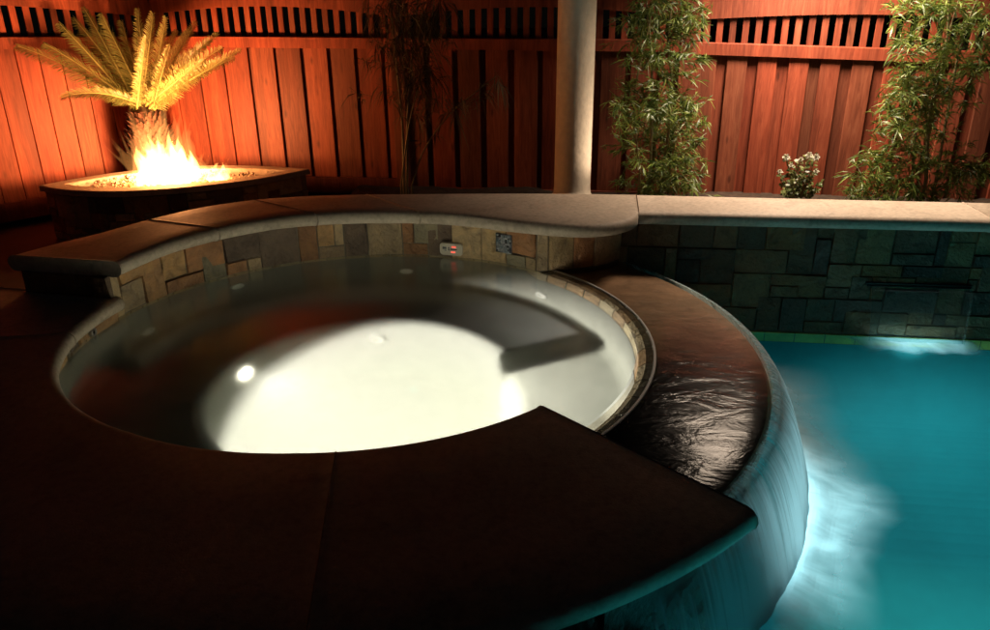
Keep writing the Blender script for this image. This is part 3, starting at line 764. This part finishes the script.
fence('dim shadowed red fence section behind the white column',(xm+.0,FY(xm)),(xr-.06,FY(xr-.06)),zr_(xm)+.01,[(-.03,.1)],'bob',2,-.04,fw=.158,zslope=zr_(xr)-zr_(xm))
xe_=xr+2.5
fence('bright red fence section behind the flowering shrub and lit bamboos',(xr+.06,FY(xr+.06)),(xe_,FY(xe_)),zr_(xr)-.005,[(-.055,.125)],'bob',3,-.16,zslope=zr_(xe_)-zr_(xr))
d_=Vector((-.66,-.75,0)).normalized(); A_=Vector((xl,FY(xl),0)); B_=A_+d_*3.0
fence('red fence section at far left, turning forward beside the fire pit',(B_.x,B_.y),(A_.x-.01,A_.y-.012),1.06,[],'plain',4,.0,zslope=-.095+.0)

# ------------------------------------------------------------------ column
cxy=atY(574,120,4.80)
col=MB(); n=48; prof=[(.15,-.04),(.15,.05),(.135,.08),(.119,.10),(.115,.14)]+[(.114-.003*k/8,.14+k*.32) for k in range(1,9)]
rr=[[col.vert((cxy.x+r*math.cos(2*math.pi*k/n),cxy.y+r*math.sin(2*math.pi*k/n),z)) for k in range(n)] for r,z in prof]
for i in range(len(rr)-1):
    for k in range(n): col.face((rr[i][k],rr[i][(k+1)%n],rr[i+1][(k+1)%n],rr[i+1][k]))
col.face(rr[-1]); col.face(rr[0][::-1])
o=col.build('column',COLUMN,smooth=True,loc=(cxy.x,cxy.y,-.04)); tag(o,'round cream stucco column standing between the low wall and the fence','column')

# ------------------------------------------------------------------ fire pit and fire
pit=thing('fire_pit','dark stone corner fire pit with pale curved cap, full of lava rock','fire pit',(-2.1,5.0,ZG))
ZPIT=.18
frontp=catmull([Vector(p) for p in ((-2.87,4.82,0),(-2.68,4.71,0),(-2.42,4.645,0),(-2.2,4.655,0),(-1.86,4.77,0),(-1.55,4.965,0),(-1.30,5.25,0))],6)
backp=catmull([Vector(p) for p in ((-1.30,5.25,0),(-1.55,5.34,0),(-1.87,5.40,0),(-2.25,5.37,0),(-2.56,5.20,0),(-2.75,5.0,0),(-2.87,4.82,0))],6)
outl=frontp[:-1]+backp[:-1]
cen=Vector((-2.1,5.03,0))
def shrink(p,dist):
    v=p-cen; L=v.length; return cen+v*max(.1,(L-dist)/L)
inn=[shrink(p,.10+.06*abs((p-cen).length-.4)) for p in outl]
no=len(outl)
cm=MB(); prof=[]
for p,q in zip(outl,inn):
    o_=shrink(p,-.03); prof.append([cm.vert((q.x,q.y,ZPIT-.045)),cm.vert((q.x,q.y,ZPIT-.004)),cm.vert((q.lerp(o_,.06).x,q.lerp(o_,.06).y,ZPIT)),cm.vert((shrink(o_,.008).x,shrink(o_,.008).y,ZPIT)),cm.vert((o_.x,o_.y,ZPIT-.007)),cm.vert((o_.x,o_.y,ZPIT-.036)),cm.vert((shrink(p,.02).x,shrink(p,.02).y,ZPIT-.042))])
for i in range(no):
    for k in range(6): cm.face((prof[i][k],prof[i][k+1],prof[(i+1)%no][k+1],prof[(i+1)%no][k]))
cm.build('cap',COPING,pit,loc=tuple(pit.location))
veneer(frontp,ZG,ZPIT-.04,.055,'warm',41,.012).build('stone_face',STONE,pit,loc=tuple(pit.location))
wallstrip(frontp+backp[1:],ZG,ZPIT-.04,.06).build('mortar_core',MORTAR,pit,loc=tuple(pit.location))
bed=MB(); rn=random.Random(8)
ring=[bed.vert((p.x,p.y,ZPIT-.04)) for p in inn]; ring2=[bed.vert((lerp(p.x,cen.x,.4),lerp(p.y,cen.y,.4),ZPIT-.02)) for p in inn]; cc=bed.vert((cen.x,cen.y,ZPIT-.01))
for i in range(no):
    bed.face((ring[i],ring[(i+1)%no],ring2[(i+1)%no],ring2[i])); bed.face((ring2[i],ring2[(i+1)%no],cc))
for _ in range(520):
    p=inn[rn.randrange(no)].lerp(cen,rn.random()**.7); bm=bmesh.new(); bmesh.ops.create_icosphere(bm,subdivisions=1,radius=rn.uniform(.006,.013))
    for v in bm.verts: v.co*=rn.uniform(.75,1.25)
    k=rn.uniform(.7,1.2); bed.add_bm(bm,(k,k,k),Matrix.Translation((p.x,p.y,ZPIT-.022+rn.uniform(0,.01)))); bm.free()
bed.build('lava_rock',LAVA,pit,loc=tuple(pit.location))
# flames: tongues merged into one closed volume
fl=MB(); rn=random.Random(12)
def tongue(bx,by,h,r,lean,leany=0.0,curl=0.0):
    pts=[];rad=[]
    ph=rn.uniform(0,6)
    for k in range(11):
        t=k/10; w=.018*math.sin(ph+t*7)*t
        pts.append((bx+lean*t**1.6+w+curl*t**3,by+leany*t+.012*math.cos(ph+t*6)*t,ZPIT-.03+h*t))
        rad.append(max(.0035,r*(1-t)**.75*(1+.5*math.sin(min(1,t*2.2)*math.pi)*.6)))
    fl.tube([(x,y,ZPIT-.03+(z-ZPIT+.03)*1.12) for x,y,z in pts],[q*1.2 for q in rad],9)
fc=Vector((-2.14,4.93,0))
fire=thing('fire','tall white-hot orange fire burning in the stone fire pit','fire',(fc.x,fc.y,ZPIT-.03))
def flame_mesh(name,mat,vox,it):
    o=fl.build(name,mat,fire,smooth=True,loc=tuple(fire.location))
    m=o.modifiers.new('r','REMESH'); m.mode='VOXEL'; m.voxel_size=vox; m.use_smooth_shade=True
    m=o.modifiers.new('s','SMOOTH'); m.factor=.5; m.iterations=it
    return o
for _ in range(40):
    u=rn.uniform(-1,1); x=fc.x+.16*u; y=fc.y+rn.uniform(-.09,.12)
    h=(.22+.10*(1-abs(u)))*rn.uniform(.75,1.05); tongue(x,y,h,rn.uniform(.028,.048),rn.uniform(-.04,.04)+.02*u,rn.uniform(-.03,.03))
for _ in range(12):
    x=fc.x+rn.uniform(.20,.38); tongue(x,fc.y+.03+rn.uniform(-.03,.05),rn.uniform(.05,.13),rn.uniform(.014,.026),rn.uniform(-.01,.03))
flame_mesh('flame_core',FLAME,.006,16)
fl=MB()
for _ in range(40):
    u=rn.uniform(-1,1); x=fc.x+.17*u; y=fc.y+rn.uniform(-.08,.1)
    tongue(x,y,rn.uniform(.30,.56)*(1-.25*abs(u)),rn.uniform(.026,.046),rn.uniform(-.03,.07),rn.uniform(-.03,.03),rn.uniform(-.05,.05))
for x0,h,l in ((-.17,.33,-.10),(-.18,.26,-.14),(-.15,.38,-.07),(-.16,.30,-.16)): tongue(fc.x+x0,fc.y-.02,h,.018,l,0,-.05)
for _ in range(14):
    x=fc.x+rn.uniform(.19,.42); tongue(x,fc.y+.03+rn.uniform(-.03,.05),rn.uniform(.08,.20),rn.uniform(.016,.03),rn.uniform(-.01,.03))
flame_mesh('flame_tips',FLAMETIP,.006,9)

# ------------------------------------------------------------------ sago palm
def leafcol(lo=0,hi=1): return (rnd.uniform(lo,hi),0,0)
PB=atY(152,150,5.47); crown=Vector((PB.x,PB.y,.545))
palm=thing('sago_palm','sago palm with stiff fanned fronds rising behind the fire','palm tree',(PB.x,PB.y,ZG))
tr=MB(); n=22; prof=[(.13,ZG),(.14,.0),(.145,.2),(.14,.36),(.125,.48),(.09,.56),(.04,.60)]
rr=[[tr.vert((PB.x+r*math.cos(2*math.pi*k/n),PB.y+r*math.sin(2*math.pi*k/n),z)) for k in range(n)] for r,z in prof]
for i in range(len(rr)-1):
    for k in range(n): tr.face((rr[i][k],rr[i][(k+1)%n],rr[i+1][(k+1)%n],rr[i+1][k]),(.7,0,0))
tr.face(rr[-1],(.7,0,0))
rn=random.Random(4)
for i in range(26):
    z=-.12+i*.026
    for k in range(15):
        a=2*math.pi*(k+.5*(i%2))/15+rn.uniform(-.1,.1); r=pw(z,[(-.2,.13),(.2,.14),(.4,.135),(.56,.09)])
        p=Vector((PB.x+r*math.cos(a),PB.y+r*math.sin(a),z)); o=Vector((math.cos(a),math.sin(a),rn.uniform(.5,1.3))).normalized(); sd=Vector((-math.sin(a),math.cos(a),0))
        L=rn.uniform(.03,.055); w=.014
        kx=rn.uniform(.6,1.3); A=[p+sd*w,p-sd*w,p+o*L-sd*w*.35,p+o*L+sd*w*.35]; b2=Vector((0,0,-.012))
        tr.poly(A,(kx,kx,kx)); tr.poly([A[0]+b2,A[3],A[2],A[1]+b2],(kx,kx,kx))
tr.build('trunk',BARK,palm,loc=tuple(palm.location))
def frond(tip,droop,wid,seed,bend=0.0,nl=64,lo=.0,hi=1.0):
    rn=random.Random(seed); mb=MB(); b0=crown+Vector((rn.uniform(-.05,.05),rn.uniform(-.05,.03),rn.uniform(-.02,.02)))
    ax=(tip-b0); L=ax.length; side=ax.cross(Vector((0,-1,.25))).normalized(); mid=b0.lerp(tip,.5)+Vector((0,0,droop))+side*bend
    def P(t): return b0*(1-t)**2+mid*2*t*(1-t)+tip*t*t
    def T(t): return ((mid-b0)*(1-t)+(tip-mid)*t).normalized()
    mb.tube([P(k/14) for k in range(15)],[lerp(.0085,.0015,k/14) for k in range(15)],6,(.75,0,0))
    tw=rn.uniform(-.35,.35)
    for i in range(nl):
        t=.10+.90*(i/(nl-1))**.95; p=P(t); d=T(t); s=d.cross(Vector((0,-1,.25))).normalized(); f_=s.cross(d).normalized()
        s=(s*math.cos(tw)+f_*math.sin(tw))
        f_=s.cross(d).normalized()
        if f_.y>0: f_=-f_
        ln=1.02*wid*(.30+.70*math.sin(math.pi*min(1,(t*.93+.07))**.8)**.6)*rn.uniform(.78,1.12)
        for sg in (1,-1):
            dirn=(s*sg*.72+d*(.70+.3*t)+f_*rn.uniform(.1,.5)+Vector((0,0,rn.uniform(-.08,.04)))).normalized()
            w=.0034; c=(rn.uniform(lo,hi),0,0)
            q0=p; q1=p+dirn*ln*.55; q2=p+dirn*ln+Vector((0,0,-.012))+f_*.01
            wv=d*w
            mb.poly([q0-wv*.7,q0+wv*.7,q1+wv,q1-wv],c); mb.poly([q1-wv,q1+wv,q2],c)
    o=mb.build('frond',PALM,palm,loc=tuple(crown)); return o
fronds=[((18,46),5.25,.10,.10),((45,44),5.30,.06,.105),((60,24),5.38,.03,.095),((74,18),5.6,.03,.10),((62,97),5.12,.13,.085),((102,15),5.45,.02,.10),((122,22),5.65,.02,.10),
((153,14),5.38,.0,.10),((176,31),5.6,.0,.085),((187,31),5.7,.01,.085),((209,40),5.25,.03,.11),((222,48),5.15,.05,.11),((234,58),5.12,.06,.105),((204,60),5.1,.03,.10),
((130,48),5.7,.02,.10),((214,62),5.4,.06,.10),((112,40),5.85,.02,.10),((84,8),5.6,.02,.085),((138,10),5.5,.0,.085),((166,18),5.45,.0,.085),((196,22),5.4,.01,.09),((218,34),5.3,.03,.095),((240,50),5.35,.05,.09),((146,36),5.1,.0,.08),((170,46),5.1,.0,.085)]
for i,(px,Y,dr,w) in enumerate(fronds): q_=max(0,min(1,(px[0]-95)/85)); frond(atY(px[0],px[1],Y),dr,w,100+i,rnd.uniform(-.02,.02),lo=.05+.4*q_,hi=.40+.6*q_)  # leaf tint goes paler to the right: firelight put into the frond colour

# ------------------------------------------------------------------ bamboos and shrub
def leaf(mb,p,d,ln,w,c,droop=.25):
    d=d.normalized(); s=d.cross(Vector((rnd.uniform(-.5,.5),rnd.uniform(-1,.2),rnd.uniform(-.3,1)))).normalized()
    m_=p+d*ln*.42+Vector((0,0,-droop*ln*.18)); e=p+d*ln*.92+Vector((0,0,-droop*ln))
    mb.poly([p,m_+s*w,m_-s*w],c); mb.poly([m_+s*w,e,m_-s*w],c)
def tuft(mb,tw,p,n,rad,ln,w,out,droop,lo,hi):
    for _ in range(n):
        q=p+Vector((rnd.gauss(0,rad),rnd.gauss(0,rad*.9),rnd.gauss(0,rad*.8)))
        dirn=Vector((rnd.gauss(0,1),rnd.gauss(0,.8),rnd.gauss(0,.6)))+out
        base=q; tdir=dirn.normalized()
        tw.tube([base-tdir*.05,base,base+tdir*.06],[.0014,.0012,.0006],4,(.8,.8,.8),False)
        for k in range(rnd.randint(6,9)):
            b=base+tdir*rnd.uniform(-.03,.06)
            dd_=tdir*1.0+Vector((rnd.gauss(0,.55),rnd.gauss(0,.55),rnd.gauss(0,.45)))
            leaf(mb,b,dd_,ln*rnd.uniform(.65,1.2),w*rnd.uniform(.7,1.2),(rnd.uniform(lo,hi),0,0),droop)
def bamboo(label,base,culms,tufts,Y,leafm,n,rad,ln,w,droop=.3,lo=0,hi=1,depth=.1):
    root=thing('bamboo',label,'bamboo',base)
    fo_=MB(); tw=MB()
    for pts,r in culms:
        m_=MB(); P=[atY(x,y,Y+dy) for x,y,dy in pts]; P=catmull(P,6)
        P=[Vector((base[0]+ (P[0].x-base[0])*1,P[0].y,base[2]))]+P
        rad_=[]
        for i in range(len(P)): rad_.append(r*(1-.55*i/len(P))*(1.18 if i%5==0 else 1.0))
        m_.tube(P,rad_,8); m_.build('culm',CULM,root,smooth=True,loc=base)
    for x,y,k,rs in tufts:
        p=atY(x,y,Y+rnd.uniform(-depth,depth)); tuft(fo_,tw,p,int(n*k),rad*rs,ln,w,Vector((0,-.25,.1)),droop,lo,hi)
    n0=len(fo_.v); fo_.v+=tw.v; fo_.f+=[tuple(i+n0 for i in f) for f in tw.f]; fo_.c+=[(.45,0,0)]*len(tw.f); fo_.uv+=tw.uv
    fo_.build('foliage',leafm,root,loc=base)
    return root
b0=atY(655,190,5.03)
T1=[]
for x,y,k,r in [(640,8,1,1),(660,5,1,1),(680,12,1.1,1),(694,20,.8,.8),(628,22,.7,.8),(650,28,1.2,1),(672,32,1.2,1),(640,40,.8,.8),(690,38,.5,.7),(660,52,1,.9),(645,58,.6,.8),(678,56,.7,.8),(662,70,.6,.7),(630,66,.4,.7),(685,72,.35,.6),
 (655,84,.6,.7),(625,92,.7,.8),(640,98,.8,.8),(660,100,1.1,.9),(678,98,1,.9),(690,106,.8,.8),(620,106,.6,.8),(650,112,1.2,1),(672,116,1.2,1),(636,122,.8,.9),(690,122,.8,.8),(618,128,.35,.7),(655,128,1.2,1),(676,134,1.2,1),(692,140,.6,.7),(640,142,.9,.9),(620,144,.35,.7),
 (660,148,1.2,1),(680,154,1.2,1),(640,160,.8,.9),(664,166,1.2,1),(686,172,1.1,.9),(648,176,.9,.9),(625,184,.4,.7),(670,184,1.2,1),(690,188,.9,.8),(655,192,1,.9),(700,60,.25,.5),(702,10,.3,.5)]: T1.append((x,y,k,r))
bamboo('leafy green bamboo lit bright beside the white column',(b0.x,b0.y,-.05),[(((650,170,0),(652,100,0),(650,40,.02),(644,-20,.05)),.011),(((664,170,.05),(672,90,.06),(668,40,.08),(676,-25,.05)),.010),(((640,172,-.05),(634,100,-.04),(648,30,0),(660,-25,0)),.008)],T1,5.03,BAMBOO,22,.050,.078,.0046,depth=.22)
b0=atY(925,196,4.62)
T2=[(905,4,1,1),(930,2,1,1),(955,6,1.1,1),(980,10,1,1),(918,14,1,.8),(945,18,.9,.9),(985,28,1,1),(965,30,.8,.9),(900,38,.9,.7),(912,46,1,.7),(930,44,.6,.7),(955,46,1,.9),(978,50,1,1),(945,58,1,.9),(965,66,1,.9),(988,66,.7,.9),
 (908,70,.9,.7),(922,66,.8,.8),(905,82,1,.8),(920,84,1.1,.9),(940,80,.9,.9),(960,84,.6,.8),(896,98,.8,.7),(912,98,1.1,.9),(930,98,1.1,.9),(948,98,.6,.8),(888,112,.7,.6),(903,112,1,.8),(920,116,1,.9),(940,112,.6,.8),(972,104,.25,.8),
 (880,126,.5,.6),(895,128,1,.8),(912,132,1,.9),(932,134,.8,.9),(950,138,.4,.8),(890,146,.9,.8),(908,148,1,.8),(925,150,.9,.8),(868,160,.8,.7),(882,160,1,.8),(900,164,1,.9),(920,166,1,.9),(940,162,.5,.8),(960,168,.9,.7),(975,164,1,.7),(985,170,.9,.7),(950,174,.8,.7),
 (860,176,.7,.6),(876,180,1,.8),(894,182,1.1,.9),(914,184,1.1,.9),(934,186,.9,.8),(955,184,.5,.7),(972,184,.5,.7),(856,194,.9,.6),(872,196,1,.8),(890,198,1,.8),(908,198,1,.8),(926,198,.8,.8),(950,198,.4,.7)]
bamboo('leafy green bamboo at the far right in front of the bright fence',(b0.x,b0.y,-.1),[(((926,180,0),(930,110,0),(946,50,0),(950,-25,0)),.011),(((912,180,.03),(918,120,.04),(940,60,.02),(965,-20,.02)),.009),(((936,180,.06),(948,110,.08),(962,40,.08),(985,-20,.05)),.009)],T2,4.62,BAMBOO,15,.048,.082,.0046,depth=.16)
# dark drooping bamboo
b0=atY(404,190,5.2)
T3=[]
for x,y,k,r in [(380,4,.7,1.2),(400,6,1.2,1.3),(422,6,1.3,1.3),(440,10,.7,1),(390,24,1,1.2),(412,26,1.2,1.2),(432,28,1,1.1),(382,44,.5,1),(402,46,1.1,1.1),(424,48,1.0,1.1),(440,56,.4,.9),(396,66,.7,1),(414,70,.9,1),(430,74,.7,1),(398,90,.6,1),(420,94,.7,1),(436,96,.35,.9),(404,112,.4,1),(424,118,.35,.9),(388,76,.3,.8),(366,66,.14,.8),(358,96,.12,.8),(372,100,.14,.8)]: T3.append((x,y,k,r))
T3+=[(440,128,.18,.6),(452,112,.3,.6),(464,104,.35,.6),(476,98,.35,.6),(486,90,.3,.6),(494,80,.25,.5),(430,146,.15,.6)]
bamboo('tall dark drooping bamboo silhouetted against the dim fence',(b0.x,b0.y,-.05),[(((404,185,0),(402,120,0),(394,40,0),(388,-25,0)),.010),(((407,185,.02),(408,110,.02),(414,40,.03),(420,-25,.02)),.010),(((412,185,.05),(424,150,.0),(452,112,-.05),(496,76,-.1)),.006),(((401,185,-.02),(410,120,-.04),(428,50,-.02),(436,-20,0)),.007)],T3,5.2,DRYBAM,11,.06,.15,.0040,.9,0,1,.10)
# small flowering shrub
b0=atY(798,193,4.86); sh_=thing('flowering_shrub','small shrub with white blossoms in front of the bright fence','shrub',(b0.x,b0.y,-.1))
lf=MB(); sm_=MB(); 
flow=[]
for tipx,tipy in ((785,158),(779,172),(790,166),(800,160),(808,156),(815,158),(806,166),(815,172),(820,182),(782,184),(794,176),(803,178),(812,186),(796,188),(786,190),(805,192),(818,190),(790,180)):
    tip=atY(tipx,tipy,4.86+rnd.uniform(-.06,.06)); b=Vector((b0.x+rnd.uniform(-.02,.02),b0.y+rnd.uniform(-.02,.02),-.06)); mid=b.lerp(tip,.55)+Vector((rnd.uniform(-.02,.02),0,.03))
    P=catmull([b,mid,tip],6); sm_.tube(P,[lerp(.004,.0012,i/(len(P)-1)) for i in range(len(P))],6)
    for k in range(4,len(P)):
        for _ in range(3):
            dd_=Vector((rnd.gauss(0,1),rnd.gauss(-.3,.8),rnd.gauss(.2,.6))).normalized(); p=P[k]+dd_*.006
            s=dd_.cross(Vector((.2,-.7,.6))).normalized(); L=rnd.uniform(.022,.036); w=L*.27; c=(rnd.uniform(0,1),0,0)
            q=[p,p+dd_*L*.3+s*w,p+dd_*L*.7+s*w*.85,p+dd_*L,p+dd_*L*.7-s*w*.85,p+dd_*L*.3-s*w]; lf.poly(q,c)
    flow.append(tip)
sm_.build('stems',CULM,sh_,smooth=True,loc=tuple(sh_.location)); lf.build('leaves',SHRUB,sh_,loc=tuple(sh_.location))
for k,i in enumerate((0,1,3,4,5,2,10,13,7)):
    p=flow[i]+Vector((0,-.012,.006)); fb=MB(); R0=.026 if k in(0,3,4) else .018
    for lay,(nn,rr_,el) in enumerate(((6,1.0,.25),(5,.75,.7),(4,.45,1.2))):
        for j in range(nn):
            a=2*math.pi*j/nn+lay*.5; u=Vector((math.cos(a),-.5*el,math.sin(a)*.9)).normalized(); s=u.cross(Vector((0,-1,.2))).normalized(); L=R0*rr_; w=L*.42
            fb.poly([p,p+u*L*.45+s*w,p+u*L*.9+s*w*.6,p+u*L+Vector((0,-.002,0)),p+u*L*.9-s*w*.6,p+u*L*.45-s*w])
    fb.build('blossom',PETAL,sh_,loc=tuple(p))

# ------------------------------------------------------------------ lights
def lamp_(name,typ,loc,energy,col,size=.05,**kw):
    l=bpy.data.lights.new(name,typ); l.energy=energy; l.color=col
    if typ in('POINT','SPOT'): l.shadow_soft_size=size
    for k,v in kw.items(): setattr(l,k,v)
    o=bpy.data.objects.new(name,l); COL.objects.link(o); o.location=loc; return o
def aim(o,d): o.rotation_euler=Vector(d).to_track_quat('-Z','Y').to_euler()
s=lamp_('spa_light','SPOT',LP+LN*.09,1650,(1,.91,.99),.05,spot_size=R(150),spot_blend=1); aim(s,(.80,-.08,-.75))
s=lamp_('fire_light','SPOT',(fc.x+.04,fc.y+.03,ZPIT+.055),225,(1,.39,.14),.07,spot_size=R(180),spot_blend=1); aim(s,(-.36,.60,.36))
lamp_('fire_light','POINT',(fc.x+.04,fc.y+.04,ZPIT+.20),20,(1,.37,.13),.08)
s=lamp_('garden_light','SPOT',(1.85,4.74,1.85),410,(1,.78,.58),.30,spot_size=R(140),spot_blend=.9); aim(s,(.16,.02,-1))
s=lamp_('bed_light','SPOT',(1.18,4.60,.05),26,(1,.76,.54),.03,spot_size=R(56),spot_blend=.7); aim(s,(-.66,.16,.60))
s=lamp_('unseen_pool_light','SPOT',(1.7,-.3,-.72),640,(.85,.96,1.0),.09,spot_size=R(78),spot_blend=.6); aim(s,(.35,1.7,-1.1))
s=lamp_('unseen_pool_light','SPOT',(1.45,1.70,-1.13),60,(.88,.97,1.0),.06,spot_size=R(62),spot_blend=.9); aim(s,(-.32,.36,1.0))  # added on the floor, unseen, to light the froth from below
s=lamp_('unseen_pool_light','SPOT',(1.90,1.25,-1.13),150,(.92,.98,1.0),.06,spot_size=R(44),spot_blend=.8); aim(s,(-.82,.80,.98))  # another unseen lamp, added to brighten the waterfall sheet
s=lamp_('unseen_pool_light','SPOT',(2.12,3.40,-.62),5,(.85,.96,1.0),.04,spot_size=R(100),spot_blend=.5); aim(s,(0,.02,1))

# ------------------------------------------------------------------ night sky
w=bpy.data.worlds.new('World'); S.world=w; w.use_nodes=True; nt=w.node_tree; bg=nt.nodes['Background']
sky=nt.nodes.new('ShaderNodeTexSky'); sky.sky_type='NISHITA'; sky.sun_disc=False; sky.sun_elevation=R(35); sky.sun_rotation=R(160)
nt.links.new(sky.outputs[0],bg.inputs['Color']); bg.inputs['Strength'].default_value=.00035
s=lamp_('moon','SUN',(0,0,8),.006,(.9,.92,1),angle=R(.5)); aim(s,(-.28,.77,-.57))

S.view_settings.view_transform='Standard'; S.view_settings.look='None'; S.view_settings.exposure=0; S.view_settings.gamma=1
cy=S.cycles; cy.use_denoising=True
try: cy.denoiser='OPENIMAGEDENOISE'
except Exception: pass
cy.max_bounces=10; cy.transparent_max_bounces=24; cy.diffuse_bounces=4; cy.glossy_bounces=4; cy.sample_clamp_indirect=3.0; cy.caustics_reflective=False; cy.caustics_refractive=True
